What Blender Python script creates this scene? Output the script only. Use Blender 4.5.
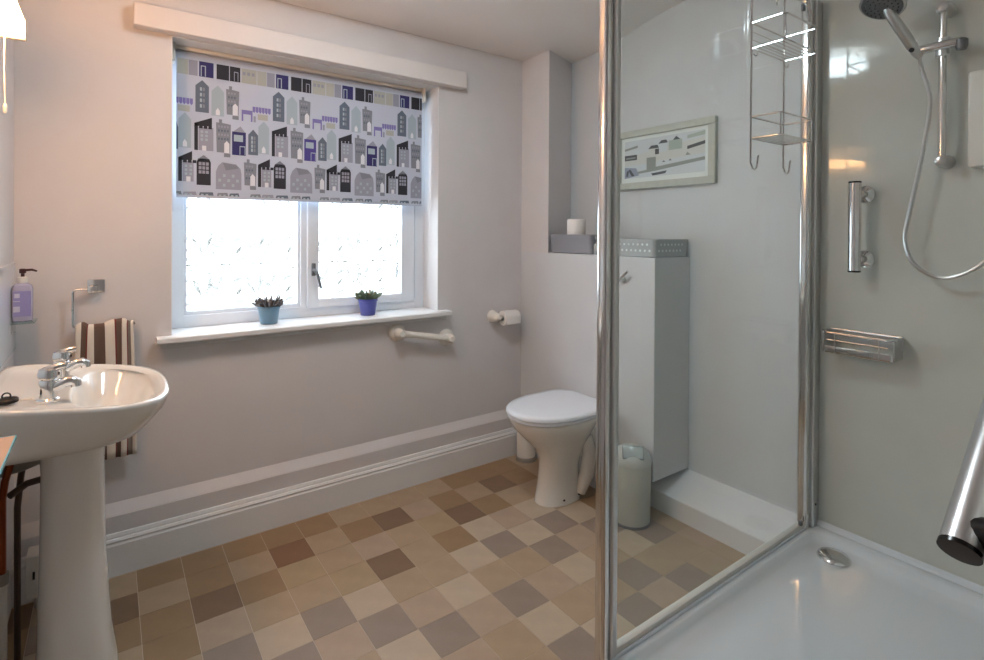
import bpy, bmesh, math, random
from mathutils import Vector, Matrix

# ------------------------------------------------------------------ reset, camera, light
for o in list(bpy.data.objects):
    bpy.data.objects.remove(o, do_unlink=True)
SC = bpy.context.scene
COL = SC.collection
PI = math.pi

CAM_H = 1.27
YAW, PITCH, ROLL, FPX, PCY = 0.6237447, -0.0061464, 0.0057201, 533.237, 235.118
fw = Vector((math.sin(YAW) * math.cos(PITCH), math.cos(YAW) * math.cos(PITCH), math.sin(PITCH)))
rt = Vector((math.cos(YAW), -math.sin(YAW), 0))
up = rt.cross(fw)
rt2 = rt * math.cos(ROLL) + up * math.sin(ROLL)
up2 = up * math.cos(ROLL) - rt * math.sin(ROLL)
cd = bpy.data.cameras.new('camera')
cam = bpy.data.objects.new('camera', cd)
COL.objects.link(cam)
cam.matrix_world = Matrix(((rt2.x, up2.x, -fw.x, 0), (rt2.y, up2.y, -fw.y, 0), (rt2.z, up2.z, -fw.z, CAM_H), (0, 0, 0, 1)))
cd.sensor_fit = 'HORIZONTAL'
cd.sensor_width = 36.0
cd.lens = FPX / 984 * 36.0
cd.shift_y = -(330 - PCY) / 984
cd.clip_start = 0.02
SC.camera = cam

SC.view_settings.view_transform = 'Standard'
SC.view_settings.look = 'None'
SC.view_settings.gamma = 1.0
SC.view_settings.use_curve_mapping = False
SC.view_settings.exposure = 1.60

SKY = 2.3            # overcast daylight outside the window
LAMP_CEIL = 14.5      # ceiling lamp diffuser radiance
LAMP_MIRROR = 18.0    # warm light over the basin
w = bpy.data.worlds.new('world')
SC.world = w
w.use_nodes = True
w.node_tree.nodes['Background'].inputs[0].default_value = (0.80, 0.91, 1.0, 1)
w.node_tree.nodes['Background'].inputs[1].default_value = SKY

# ------------------------------------------------------------------ materials
MATS = {}
def srgb(r, g, b):
    f = lambda c: (c / 255 / 12.92) if c / 255 <= 0.04045 else ((c / 255 + 0.055) / 1.055) ** 2.4
    return (f(r), f(g), f(b), 1)

def mat(name, rgb, rough=0.5, metal=0.0, noise=0.0, nscale=20.0, bump=0.0, bscale=200.0, coat=0.0, spec=None, emit=None, strength=0.0, sss=0.0):
    m = bpy.data.materials.new(name)
    m.use_nodes = True
    nt = m.node_tree
    b = nt.nodes['Principled BSDF']
    c = srgb(*rgb)
    b.inputs['Base Color'].default_value = c
    b.inputs['Roughness'].default_value = rough
    b.inputs['Metallic'].default_value = metal
    if coat: b.inputs['Coat Weight'].default_value = coat
    if spec is not None: b.inputs['Specular IOR Level'].default_value = spec
    if emit:
        b.inputs['Emission Color'].default_value = srgb(*emit)
        b.inputs['Emission Strength'].default_value = strength
    if noise or bump:
        tc = nt.nodes.new('ShaderNodeTexCoord')
    if noise:
        n = nt.nodes.new('ShaderNodeTexNoise'); n.inputs['Scale'].default_value = nscale; n.inputs['Detail'].default_value = 4
        nt.links.new(tc.outputs['Object'], n.inputs['Vector'])
        r = nt.nodes.new('ShaderNodeValToRGB')
        r.color_ramp.elements[0].position = 0.3; r.color_ramp.elements[1].position = 0.7
        r.color_ramp.elements[0].color = tuple(x * (1 - noise) for x in c[:3]) + (1,)
        r.color_ramp.elements[1].color = tuple(min(1, x * (1 + noise)) for x in c[:3]) + (1,)
        nt.links.new(n.outputs['Fac'], r.inputs['Fac'])
        nt.links.new(r.outputs['Color'], b.inputs['Base Color'])
    if bump:
        n2 = nt.nodes.new('ShaderNodeTexNoise'); n2.inputs['Scale'].default_value = bscale; n2.inputs['Detail'].default_value = 3
        nt.links.new(tc.outputs['Object'], n2.inputs['Vector'])
        bp = nt.nodes.new('ShaderNodeBump'); bp.inputs['Strength'].default_value = bump; bp.inputs['Distance'].default_value = 0.002
        nt.links.new(n2.outputs['Fac'], bp.inputs['Height'])
        nt.links.new(bp.outputs['Normal'], b.inputs['Normal'])
    MATS[name] = m
    return m

mat('wall_paint', (212, 208, 208), 0.75, noise=0.02, nscale=6, bump=0.15, bscale=60)
mat('ceiling_paint', (236, 231, 228), 0.8, bump=0.1, bscale=50)
mat('white_paint', (226, 226, 226), 0.35)
mat('trim_paint', (218, 211, 208), 0.6)
mat('boxing_paint', (208, 209, 211), 0.7, noise=0.02, nscale=6)
mat('wall_paint_cool', (208, 211, 213), 0.6, noise=0.02, nscale=6)
mat('shower_panel', (206, 208, 202), 0.06, noise=0.015, nscale=8, spec=0.4)
mat('upvc', (226, 231, 238), 0.3)
mat('ceramic', (226, 224, 218), 0.12, coat=0.6)
mat('acrylic', (230, 236, 242), 0.08, coat=0.3)
mat('plastic_white', (222, 220, 214), 0.35)
mat('plastic_lid', (230, 235, 242), 0.25)
mat('cream_plastic', (230, 226, 218), 0.35)
mat('chrome', (222, 222, 222), 0.12, metal=1.0)
mat('chrome_satin', (210, 211, 211), 0.28, metal=1.0)
mat('steel_grey', (120, 122, 126), 0.35, metal=0.7)
mat('black_rubber', (14, 13, 13), 0.45)
mat('black_gloss', (10, 10, 11), 0.2)
mat('grout', (206, 194, 178), 0.6)
for n, c in dict(tile_light=(186, 168, 146), tile_tan=(170, 148, 122), tile_brown=(150, 123, 92), tile_dark=(126, 101, 78), tile_grey=(147, 131, 118), tile_red=(134, 100, 74), tile_pink=(174, 152, 131), tile_sand=(170, 148, 117)).items():
    mat(n, c, 0.42, noise=0.06, nscale=14, bump=0.12, bscale=90)
mat('copper', (150, 78, 48), 0.35, metal=0.8)
mat('pipe_brown', (70, 52, 42), 0.5)
mat('pipe_grey', (150, 146, 138), 0.5)
mat('terry_cream', (222, 214, 202), 0.95, bump=0.5, bscale=500)
mat('terry_brown', (104, 84, 74), 0.95, bump=0.5, bscale=500)
mat('terry_red', (120, 52, 50), 0.95, bump=0.5, bscale=500)
mat('terry_grey', (122, 114, 106), 0.95, bump=0.5, bscale=500)
mat('soap_bottle', (172, 170, 196), 0.12, coat=0.5)
mat('soap_label', (146, 142, 192), 0.4)
mat('soap_label_pale', (196, 196, 214), 0.4)
mat('soap_dark', (60, 24, 24), 0.4)
mat('pot_teal', (104, 140, 164), 0.35)
mat('pot_blue', (78, 84, 160), 0.35)
mat('soil', (52, 42, 34), 0.9)
mat('leaf_green', (118, 132, 112), 0.6)
mat('leaf_purple', (120, 116, 118), 0.6)
mat('petal', (232, 230, 224), 0.6)
mat('frame_sage', (190, 193, 184), 0.5, noise=0.05, nscale=30)
mat('mount_card', (226, 232, 230), 0.7)
mat('paper', (232, 228, 224), 0.9, bump=0.2, bscale=120)
mat('basket_grey', (140, 140, 146), 0.5)
mat('basket_sage', (176, 180, 182), 0.5)
mat('dot_white', (226, 232, 230), 0.5)
mat('bin_body', (176, 178, 170), 0.35)
mat('bin_lid', (186, 190, 186), 0.3)
mat('bin_flap', (196, 206, 208), 0.15, metal=0.5)
mat('crystal', (200, 206, 206), 0.08, metal=0.5)
mat('lamp_housing', (206, 198, 190), 0.4)
mat('shelf_lamp_reflection', (226, 178, 138), 0.1, coat=0.5)  # peach colour paints the warm lamp's reflection onto the glass shelf
mat('lamp_cap', (170, 166, 160), 0.4)
for n, c in dict(ink_slate=(98, 108, 124), ink_grey=(130, 134, 144), ink_pale=(166, 180, 190), ink_navy=(50, 46, 100), ink_purple=(78, 68, 140), ink_black=(44, 44, 52), ink_mauve=(152, 153, 168), ink_lilac=(128, 120, 178), ink_white=(222, 222, 228), ink_olive=(176, 176, 168)).items():
    mat(n, c, 0.8)
mat('pic_sky', (206, 214, 218), 0.8); mat('pic_dark', (86, 90, 96), 0.8); mat('pic_mid', (150, 156, 152), 0.8)
mat('pic_green', (170, 184, 176), 0.8); mat('pic_blue', (150, 158, 176), 0.8); mat('pic_sand', (208, 211, 206), 0.8)

# blind cloth: a little daylight passes through it
m = mat('blind_cloth', (192, 198, 212), 0.9)
nt = m.node_tree; b = nt.nodes['Principled BSDF']; out = nt.nodes['Material Output']
tr = nt.nodes.new('ShaderNodeBsdfTranslucent'); tr.inputs[0].default_value = srgb(206, 208, 216)
mx = nt.nodes.new('ShaderNodeMixShader'); mx.inputs[0].default_value = 0.10
nt.links.new(b.outputs[0], mx.inputs[1]); nt.links.new(tr.outputs[0], mx.inputs[2]); nt.links.new(mx.outputs[0], out.inputs[0])

def glass_mat(name, tint, ior=1.5, refl=1.0):
    m = bpy.data.materials.new(name); m.use_nodes = True
    nt = m.node_tree; nt.nodes.clear()
    out = nt.nodes.new('ShaderNodeOutputMaterial')
    t = nt.nodes.new('ShaderNodeBsdfTransparent'); t.inputs[0].default_value = (*tint, 1)
    g = nt.nodes.new('ShaderNodeBsdfGlossy'); g.inputs['Roughness'].default_value = 0.02
    f0 = nt.nodes.new('ShaderNodeLayerWeight'); f0.inputs['Blend'].default_value = 0.5
    f = nt.nodes.new('ShaderNodeMath'); f.operation = 'POWER'; f.inputs[1].default_value = 5.0     # Schlick reflectance
    nt.links.new(f0.outputs['Facing'], f.inputs[0])
    mu = nt.nodes.new('ShaderNodeMath'); mu.operation = 'MULTIPLY_ADD'; mu.inputs[1].default_value = 0.9 * refl; mu.inputs[2].default_value = ((ior - 1) / (ior + 1)) ** 2 * refl
    mx = nt.nodes.new('ShaderNodeMixShader')
    nt.links.new(f.outputs[0], mu.inputs[0]); nt.links.new(mu.outputs[0], mx.inputs[0])
    nt.links.new(t.outputs[0], mx.inputs[1]); nt.links.new(g.outputs[0], mx.inputs[2])
    nt.links.new(mx.outputs[0], out.inputs[0])
    MATS[name] = m
    return m
glass_mat('screen_glass', (0.95, 0.985, 0.982), 1.45, 0.8)
glass_mat('shelf_glass', (0.86, 0.96, 0.95), 1.5)
m = mat('glass_edge', (120, 190, 200), 0.1)

def film_mat(name, tint):
    m = bpy.data.materials.new(name); m.use_nodes = True
    nt = m.node_tree; nt.nodes.clear()
    out = nt.nodes.new('ShaderNodeOutputMaterial'); t = nt.nodes.new('ShaderNodeBsdfTransparent'); t.inputs[0].default_value = (*tint, 1)
    g = nt.nodes.new('ShaderNodeBsdfGlossy'); g.inputs['Roughness'].default_value = 0.1
    mx = nt.nodes.new('ShaderNodeMixShader'); mx.inputs[0].default_value = 0.04
    nt.links.new(t.outputs[0], mx.inputs[1]); nt.links.new(g.outputs[0], mx.inputs[2]); nt.links.new(mx.outputs[0], out.inputs[0])
    MATS[name] = m
film_mat('etched_pane', (0.97, 0.975, 0.975))
film_mat('etched_line', (0.185, 0.180, 0.170))
film_mat('etched_faint', (0.205, 0.200, 0.188))
film_mat('etched_grid', (0.10, 0.098, 0.09))

def emit_mat(name, rgb, s):
    m = bpy.data.materials.new(name); m.use_nodes = True
    nt = m.node_tree; nt.nodes.clear()
    out = nt.nodes.new('ShaderNodeOutputMaterial'); e = nt.nodes.new('ShaderNodeEmission')
    e.inputs[0].default_value = (*rgb, 1); e.inputs[1].default_value = s
    nt.links.new(e.outputs[0], out.inputs[0]); MATS[name] = m
emit_mat('ceiling_diffuser', (0.83, 0.935, 1.0), LAMP_CEIL)
emit_mat('mirror_diffuser', (1.0, 0.50, 0.20), LAMP_MIRROR)

# floor beyond the built tiles keeps the same tones
def floor_mat():
    m = mat('floor_sheet', (170, 148, 124), 0.42)
    nt = m.node_tree; b = nt.nodes['Principled BSDF']; L = nt.links.new
    tc = nt.nodes.new('ShaderNodeTexCoord'); mp = nt.nodes.new('ShaderNodeMapping')
    L(tc.outputs['Object'], mp.inputs[0])
    ck = nt.nodes.new('ShaderNodeTexBrick'); ck.offset = 0; ck.inputs['Scale'].default_value = 1
    ck.inputs['Brick Width'].default_value = 0.144; ck.inputs['Row Height'].default_value = 0.1445; ck.inputs['Mortar Size'].default_value = 0.0012
    ck.inputs['Color1'].default_value = srgb(190, 170, 146); ck.inputs['Color2'].default_value = srgb(136, 110, 84); ck.inputs['Mortar'].default_value = srgb(178, 164, 148)
    L(mp.outputs[0], ck.inputs[0]); L(ck.outputs['Color'], b.inputs['Base Color'])
floor_mat()

# ------------------------------------------------------------------ mesh helpers
class MB:
    def __init__(s): s.bm = bmesh.new()
    def face(s, vs, mi=0):
        try:
            f = s.bm.faces.new(vs); f.material_index = mi; return f
        except ValueError:
            return None
    def box(s, x0, x1, y0, y1, z0, z1, bevel=0.0, seg=2, mi=0, mtx=None):
        r = bmesh.ops.create_cube(s.bm, size=1.0)
        vs = r['verts']
        for v in vs:
            v.co = Vector(((x0 + x1) / 2 + v.co.x * (x1 - x0), (y0 + y1) / 2 + v.co.y * (y1 - y0), (z0 + z1) / 2 + v.co.z * (z1 - z0)))
        fs = {f for v in vs for f in v.link_faces}
        for f in fs: f.material_index = mi
        if bevel:
            es = {e for v in vs for e in v.link_edges}
            rb = bmesh.ops.bevel(s.bm, geom=list(es), offset=bevel, segments=seg, profile=0.6, affect='EDGES')
            vs = list({v for f in rb['faces'] for v in f.verts} | {v for v in vs if v.is_valid})
            for f in rb['faces']: f.material_index = mi
        if mtx is not None:
            bmesh.ops.transform(s.bm, matrix=mtx, verts=vs)
        return s
    def loft(s, rings, cap0=True, cap1=True, closed=True, mi=0):
        rv = [[s.bm.verts.new(p) for p in r] for r in rings]
        n = len(rings[0])
        for a, b in zip(rv, rv[1:]):
            for k in range(n if closed else n - 1):
                s.face((a[k], a[(k + 1) % n], b[(k + 1) % n], b[k]), mi)
        if cap0: s.face(list(reversed(rv[0])), mi)
        if cap1: s.face(rv[-1], mi)
        return s
    def tube(s, pts, r, n=8, closed=False, mi=0, cap=True):
        pts = [Vector(p) for p in pts]
        rs = r if isinstance(r, (list, tuple)) else [r] * len(pts)
        N = len(pts); rings = []; ref = None
        for i, p in enumerate(pts):
            if closed: t = pts[(i + 1) % N] - pts[i - 1]
            elif i == 0: t = pts[1] - pts[0]
            elif i == N - 1: t = pts[-1] - pts[-2]
            else: t = (pts[i + 1] - p).normalized() + (p - pts[i - 1]).normalized()
            t.normalize()
            if ref is None:
                ref = Vector((0, 0, 1)) if abs(t.z) < 0.9 else Vector((1, 0, 0))
            u = (ref - t * ref.dot(t)).normalized(); ref = u
            v = t.cross(u)
            rings.append([p + (u * math.cos(2 * PI * k / n) + v * math.sin(2 * PI * k / n)) * rs[i] for k in range(n)])
        if closed: rings.append(rings[0])
        s.loft(rings, cap and not closed, cap and not closed, mi=mi)
        return s
    def lathe(s, prof, c=(0, 0, 0), axis='z', n=24, mi=0, cap0=True, cap1=True):
        rings = []
        for r, h in prof:
            ring = []
            for k in range(n):
                a = 2 * PI * k / n; x, y = r * math.cos(a), r * math.sin(a)
                p = {'z': (x, y, h), 'y': (x, h, -y), 'x': (h, x, y)}[axis]
                ring.append((p[0] + c[0], p[1] + c[1], p[2] + c[2]))
            rings.append(ring)
        return s.loft(rings, cap0, cap1, mi=mi)
    def prism(s, poly, a0, a1, axis='x', mi=0):
        """extrude a 2-D polygon along an axis"""
        def P(q, a):
            return {'x': (a, q[0], q[1]), 'y': (q[0], a, q[1]), 'z': (q[0], q[1], a)}[axis]
        return s.loft([[P(q, a0) for q in poly], [P(q, a1) for q in poly]], mi=mi)
    def build(s, name, mats, parent=None, smooth=35, loc=None):
        bmesh.ops.recalc_face_normals(s.bm, faces=s.bm.faces)
        me = bpy.data.meshes.new(name)
        s.bm.to_mesh(me); s.bm.free()
        for k in (mats if isinstance(mats, (list, tuple)) else [mats]): me.materials.append(MATS[k])
        if smooth:
            for p in me.polygons: p.use_smooth = True
            me.set_sharp_from_angle(angle=math.radians(smooth))
        o = bpy.data.objects.new(name, me)
        COL.objects.link(o)
        if parent is not None:
            o.parent = parent
            o.matrix_parent_inverse = Matrix.Translation(parent.location).inverted() if parent.type == 'EMPTY' else Matrix()
        return o

def tag(o, label=None, cat=None, group=None, kind=None):
    if label: o['label'] = label
    if cat: o['category'] = cat
    if group: o['group'] = group
    if kind: o['kind'] = kind
    return o
def thing(name, loc, label, cat, group=None):
    e = bpy.data.objects.new(name, None); e.empty_display_size = 0.05
    COL.objects.link(e); e.location = loc
    return tag(e, label, cat, group)
def struct(o, label=None): return tag(o, label, kind='structure')
def sstep(a, b, x):
    t = max(0, min(1, (x - a) / (b - a))); return t * t * (3 - 2 * t)
def arc(cx, cy, r, a0, a1, n):
    return [(cx + r * math.cos(a0 + (a1 - a0) * k / n), cy + r * math.sin(a0 + (a1 - a0) * k / n)) for k in range(n + 1)]
def rrect(x0, x1, y0, y1, r, n=5):
    p = []
    for cx, cy, a in ((x1 - r, y1 - r, 0), (x0 + r, y1 - r, PI / 2), (x0 + r, y0 + r, PI), (x1 - r, y0 + r, 1.5 * PI)):
        p += arc(cx, cy, r, a, a + PI / 2, n)
    return p

# ------------------------------------------------------------------ the room
XL, XR, YB, YF = -0.262, 2.22, 2.43, -0.75      # left, right, window wall, wall behind the camera
XB = 1.96                                        # front of the boxed-in cistern and the pier
YC = 1.49                                        # near end of that boxing
HT = 2.45
WX0, WX1, WZ0, WZ1 = 0.200, 1.402, 0.857, 2.03   # window opening

o = MB().box(XL - .1, XR + .1, YF - .1, YB + .1, -0.12, -0.004).build('floor', 'floor_sheet', smooth=0)
struct(o, 'beige and brown square vinyl floor tiles'); floor = o
def ceil_z(y): return 2.372 - 0.105 * sstep(1.45, 2.25, y)
mb = MB(); rows = []
ys = [YF - .1 + k * (YB + .1 - YF + .1) / 40 for k in range(41)]
prof = [(y, ceil_z(y)) for y in ys] + [(YB + .1, 2.6), (YF - .1, 2.6)]
mb.prism(prof, XL - .1, XR + .1, 'x')
struct(mb.build('ceiling', 'ceiling_paint'), 'white painted uneven ceiling')

mb = MB()
mb.box(XL - .1, WX0, YB, YB + .24, -.1, HT).box(WX1, XR + .1, YB, YB + .24, -.1, HT)
mb.box(WX0, WX1, YB, YB + .24, -.1, WZ0 - .024).box(WX0, WX1, YB, YB + .24, WZ1, HT)
struct(mb.build('wall_back', 'wall_paint', smooth=0), 'pale pinkish grey painted window wall')
struct(MB().box(XL - .1, XL, YF, YB, -.1, HT).build('wall_left', 'wall_paint', smooth=0), 'pale painted wall behind the basin')
struct(MB().box(XR, XR + .1, YF, YB, -.1, HT).build('wall_right', 'wall_paint_cool', smooth=0), 'pale grey painted wall with the picture')
struct(MB().box(XL, XR, YF - .1, YF, -.1, HT).build('wall_front', 'wall_paint', smooth=0), 'painted wall opposite the window')
struct(MB().box(.84, XR, .03, .12, -.1, HT).build('wall_shower', 'shower_panel', smooth=0), 'glossy panelled end wall of the shower')

# pier beside the window wall, cistern boxing with its ledge, low pipe boxing
mb = MB()
mb.prism([(XB, 2.195), (XR, 2.29), (XR, YB), (XB, YB)], 1.155, HT, 'z')
struct(mb.build('wall_pier', 'wall_paint', smooth=0), 'narrow painted pier beside the window wall')
mb = MB()
mb.box(XB, XR, YC, YB, .165, 1.158, bevel=.004).box(XB, XR, 1.60, YB, -.003, .17)
struct(mb.build('wall_cistern', 'boxing_paint', smooth=0), 'white boxed-in cistern wall behind the toilet')
mb = MB().prism([(2.046, -.003), (2.046, .085), (2.05, .09), (XR, .157), (XR, -.003)], .97, 1.60, 'y')
struct(mb.build('trim_1', 'white_paint', smooth=0), 'low white pipe boxing along the wall')

# window wall: plinth, skirting, pelmet
mb = MB().prism([(YB, 0), (YB - .03, 0), (YB - .03, .212), (YB - .026, .218), (YB, .252)], XL, XB, 'x')
struct(mb.build('trim_2', 'wall_paint', smooth=0), 'shallow painted plinth above the skirting')
F = YB - .05
sk = [(YB - .03, 0), (F, 0), (F, .112), (F + .004, .118), (F + .004, .122), (F + .001, .126), (F + .006, .134), (F + .010, .136), (F + .010, .140), (F + .014, .150), (YB - .03, .152)]
struct(MB().prism(sk, XL, XB - .045, 'x').build('baseboard_back', 'white_paint', smooth=0), 'white moulded skirting board under the window')
mb = MB().box(.076, 1.54, 2.375, YB, 2.03, 2.115, bevel=.004)
struct(mb.build('trim_3', 'trim_paint', smooth=0), 'painted pelmet box above the window')

# floor tiles
MB().box(XL, 2.046, .36, YB - .05, -.004, -.0009).build('grout_bed', 'grout', floor, smooth=0)
TW, TD = 0.144, 0.1445
L_, T_, B_, D_, G_, R_, P_, S_ = 'tile_light', 'tile_tan', 'tile_brown', 'tile_dark', 'tile_grey', 'tile_red', 'tile_pink', 'tile_sand'
TONES = {(-1, 6): T_, (-1, 5): D_, (-1, 4): B_, (-1, 3): T_,
 (0, 6): B_, (0, 5): T_, (0, 4): B_, (0, 3): B_, (0, 2): T_,
 (1, 6): B_, (1, 5): B_, (1, 4): D_, (1, 3): P_, (1, 2): G_, (1, 1): P_,
 (2, 6): B_, (2, 5): T_, (2, 4): B_, (2, 3): T_, (2, 2): L_, (2, 1): G_,
 (3, 6): B_, (3, 5): R_, (3, 4): S_, (3, 3): T_, (3, 2): G_, (3, 1): P_, (3, 0): T_,
 (4, 6): B_, (4, 5): T_, (4, 4): T_, (4, 3): S_, (4, 2): L_, (4, 1): G_, (4, 0): L_,
 (5, 6): T_, (5, 5): B_, (5, 4): P_, (5, 3): D_, (5, 2): T_, (5, 1): P_, (5, 0): G_, (5, -1): P_,
 (6, 6): T_, (6, 5): D_, (6, 4): T_, (6, 3): T_, (6, 2): T_, (6, 1): L_, (6, 0): P_, (6, -1): T_, (6, -2): T_,
 (7, 6): T_, (7, 5): P_, (7, 4): S_, (7, 3): B_, (7, 2): L_, (7, 1): T_, (7, 0): G_, (7, -1): L_, (7, -2): G_,
 (8, 6): T_, (8, 5): B_, (8, 4): D_, (8, 3): L_, (8, 2): G_, (8, 1): T_, (8, 0): P_, (8, -1): T_, (8, -2): L_,
 (9, 6): B_, (9, 5): T_, (9, 4): B_, (9, 3): P_, (9, 2): L_, (9, 1): G_, (9, 0): L_, (9, -1): T_, (9, -2): G_, (9, -3): L_,
 (10, 6): B_, (10, 5): D_, (10, 4): T_, (10, 3): L_, (10, 2): G_, (10, 1): P_, (10, 0): T_, (10, -1): G_, (10, -2): P_,
 (11, 6): B_, (11, 5): B_, (11, 4): T_, (11, 3): T_, (11, 2): L_, (11, 1): G_, (11, 0): L_, (11, -1): T_, (11, -2): G_,
 (12, 5): T_, (12, 4): B_, (12, 3): T_, (12, 2): B_, (12, 1): G_, (12, 0): G_, (12, -1): T_, (12, -2): T_,
 (13, 1): T_, (13, 0): T_, (13, -1): P_, (13, -2): T_}
random.seed(5)
tile_cache = {}
for i in range(-3, 14):
    for j in range(-7, 8):
        x0, x1 = .085 + TW * i, .085 + TW * (i + 1)
        y0, y1 = 1.365 + TD * j, 1.365 + TD * (j + 1)
        cx0, cx1, cy0, cy1 = max(x0, XL), min(x1, 2.046), max(y0, .36), min(y1, YB - .05)
        if cx1 - cx0 < .012 or cy1 - cy0 < .012: continue
        if x0 > 1.03 and y1 < .97: continue        # under the shower tray
        w_, d_ = round(cx1 - cx0, 4), round(cy1 - cy0, 4)
        key = (w_, d_)
        if key not in tile_cache:
            g = .0008
            mb = MB().box(g, w_ - g, g, d_ - g, -.0045, 0)
            t = mb.build('floor_tile', 'tile_tan', floor, smooth=0)
            tile_cache[key] = t.data; t.data.materials[0] = None
        else:
            t = bpy.data.objects.new('floor_tile', tile_cache[key]); COL.objects.link(t); t.parent = floor
        t.location = (cx0, cy0, 0)
        tone = TONES.get((i, j)) or random.choice((L_, T_, T_, B_, G_, P_, D_))
        t.material_slots[0].link = 'OBJECT'; t.material_slots[0].material = MATS[tone]

# ------------------------------------------------------------------ window
win = thing('window_1', (.8, 2.6, WZ0), None, None); struct(win, 'white plastic casement window over a deep sill')
FY0, FY1 = 2.585, 2.65
mb = MB()
for a in ((WX0, WX0 + .058, WZ0, WZ1), (WX1 - .058, WX1, WZ0, WZ1)): mb.box(a[0], a[1], FY0, FY1, a[2], a[3], bevel=.004)
for a in ((WX0 + .05, WX1 - .05, WZ0, WZ0 + .05), (WX0 + .05, WX1 - .05, WZ1 - .06, WZ1), (.742, .800, WZ0 + .045, WZ1 - .05)):
    mb.box(a[0], a[1], FY0 + .001, FY1 - .001, a[2], a[3], bevel=.004 if a[0] < .5 else .003)
mb.build('window_frame', 'upvc', win, smooth=30)
mb = MB()   # glazing bead of the fixed light
for a in ((.256, .270, .906, 1.972), (.730, .744, .906, 1.972)): mb.box(a[0], a[1], FY0 + .012, FY1 - .02, a[2], a[3])
mb.box(.268, .732, FY0 + .0125, FY1 - .021, .906, .922).box(.268, .732, FY0 + .0125, FY1 - .021, 1.955, 1.972)
mb.build('glazing_bead', 'upvc', win, smooth=0)
sash = MB()
sx0, sx1, sz0, sz1 = .770, 1.336, .900, 1.985
for a in ((sx0, sx0 + .055, sz0, sz1), (sx1 - .075, sx1, sz0, sz1)): sash.box(a[0], a[1], FY0 - .014, FY1 - .014, a[2], a[3], bevel=.005)
for a in ((sx0 + .05, sx1 - .07, sz0, sz0 + .042), (sx0 + .05, sx1 - .07, sz1 - .05, sz1)): sash.box(a[0], a[1], FY0 - .0135, FY1 - .0145, a[2], a[3], bevel=.005)
sash = sash.build('window_sash', 'upvc', win, smooth=30)
gap = MB()
gap.box(.266, .734, 2.613, 2.616, .9215, .9245).box(.2665, .2695, 2.613, 2.616, .9215, 1.96).box(.7305, .7335, 2.613, 2.616, .9215, 1.96)
gap.build('gasket', 'steel_grey', win, smooth=0)
gap = MB()
gap.box(.822, 1.264, 2.598, 2.601, .940, .943).box(.823, .826, 2.598, 2.601, .94, 1.94).box(1.2595, 1.2625, 2.598, 2.601, .94, 1.94)
gap.build('gasket', 'steel_grey', win, smooth=0)
def etched(x0, x1, y, z0, z1, xs, seed):
    """leafy sprigs and thin square lines etched on the pane film"""
    mb = MB(); rnd = random.Random(seed)
    def poly(pts, mi): 
        q = [(min(x1, max(x0, a)), y, min(z1, max(z0, b_))) for a, b_ in pts]
        if max(p[0] for p in q) - min(p[0] for p in q) > .0006 and max(p[2] for p in q) - min(p[2] for p in q) > .0006: mb.face([mb.bm.verts.new(p) for p in q], mi)
    def leaf(x, z, a, ln, wd, mi):
        d = (math.cos(a), math.sin(a)); n_ = (-d[1], d[0]); pts = []
        for t, w_ in ((0, 0), (.3, .8), (.6, 1), (1, 0), (.6, -.15), (.3, -.2)): pts.append((x + d[0] * ln * t + n_[0] * wd * w_, z + d[1] * ln * t + n_[1] * wd * w_))
        poly(pts, mi)
    def stem(p, q, wd, mi):
        dx, dz = q[0] - p[0], q[1] - p[1]; l = math.hypot(dx, dz); n_ = (-dz / l * wd, dx / l * wd)
        poly([(p[0] + n_[0], p[1] + n_[1]), (q[0] + n_[0] * .6, q[1] + n_[1] * .6), (q[0] - n_[0] * .6, q[1] - n_[1] * .6), (p[0] - n_[0], p[1] - n_[1])], mi)
    for x in xs: stem((x, z0), (x, z0 + .30), .0042, 0); stem((x, z0 + .30), (x, z1), .0036, 1)
    zh = 1.118
    for k in range(14):
        a = x0 + (x1 - x0) * k / 14
        stem((a, zh), (a + (x1 - x0) / 14 * rnd.uniform(.5, 1), zh + rnd.uniform(-.002, .002)), .0044, rnd.choice((0, 2)))
    per = .215; base = xs[0] - per
    while base < x1:
        for row, (zz, f) in enumerate(((z0, 0), (zh, 1), (zh + .22, 1))):
            for rx, rz, a, ln, wd in ((.115, .02, 1.75, .11, .0028), (.115, .05, 1.05, .085, .006), (.110, .06, 2.1, .075, .005), (.128, .095, 1.25, .055, .006), (.095, .110, 2.3, .04, .004),
                                      (.012, .105, .45, .055, .008), (.052, .098, -2.2, .05, .006), (.03, .045, .9, .045, .004), (.185, .085, 2.6, .05, .007), (.168, .04, 2.2, .05, .005), (.02, .012, .25, .05, .007), (.19, .150, -2.0, .05, .007), (.05, .165, .1, .028, .004), (.15, .155, 3.0, .03, .004)):
                if row == 2 and rnd.random() < .55: continue
                leaf(base + rx + rnd.uniform(-.004, .004), zz + rz * (1 if row == 0 else .9), a + rnd.uniform(-.1, .1), ln * 1.1, wd * 1.5 + .004, f if rnd.random() < .8 else 1)
        base += per
    return mb
p_ = MB().box(.262, .738, 2.618, 2.622, .915, 1.965).build('pane', 'etched_pane', win, smooth=0)
etched(.272, .728, 2.6172, .925, 1.955, (.438, .653), 3).build('etched_sprigs', ['etched_line', 'etched_faint', 'etched_grid'], p_, smooth=0)
p_ = MB().box(.818, 1.268, 2.606, 2.610, .935, 1.945).build('pane', 'etched_pane', win, smooth=0)
etched(.827, 1.258, 2.6052, .945, 1.935, (.900, 1.115), 4).build('etched_sprigs', ['etched_line', 'etched_faint', 'etched_grid'], p_, smooth=0)
mb = MB().box(WX1 - .003, WX1, YB, FY0, WZ0, WZ1).box(WX0, WX0 + .003, YB, FY0, WZ0, WZ1).box(WX0, WX1, YB, FY0, WZ1 - .003, WZ1)
mb.build('reveal_lining', 'white_paint', win, smooth=0)
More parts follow.
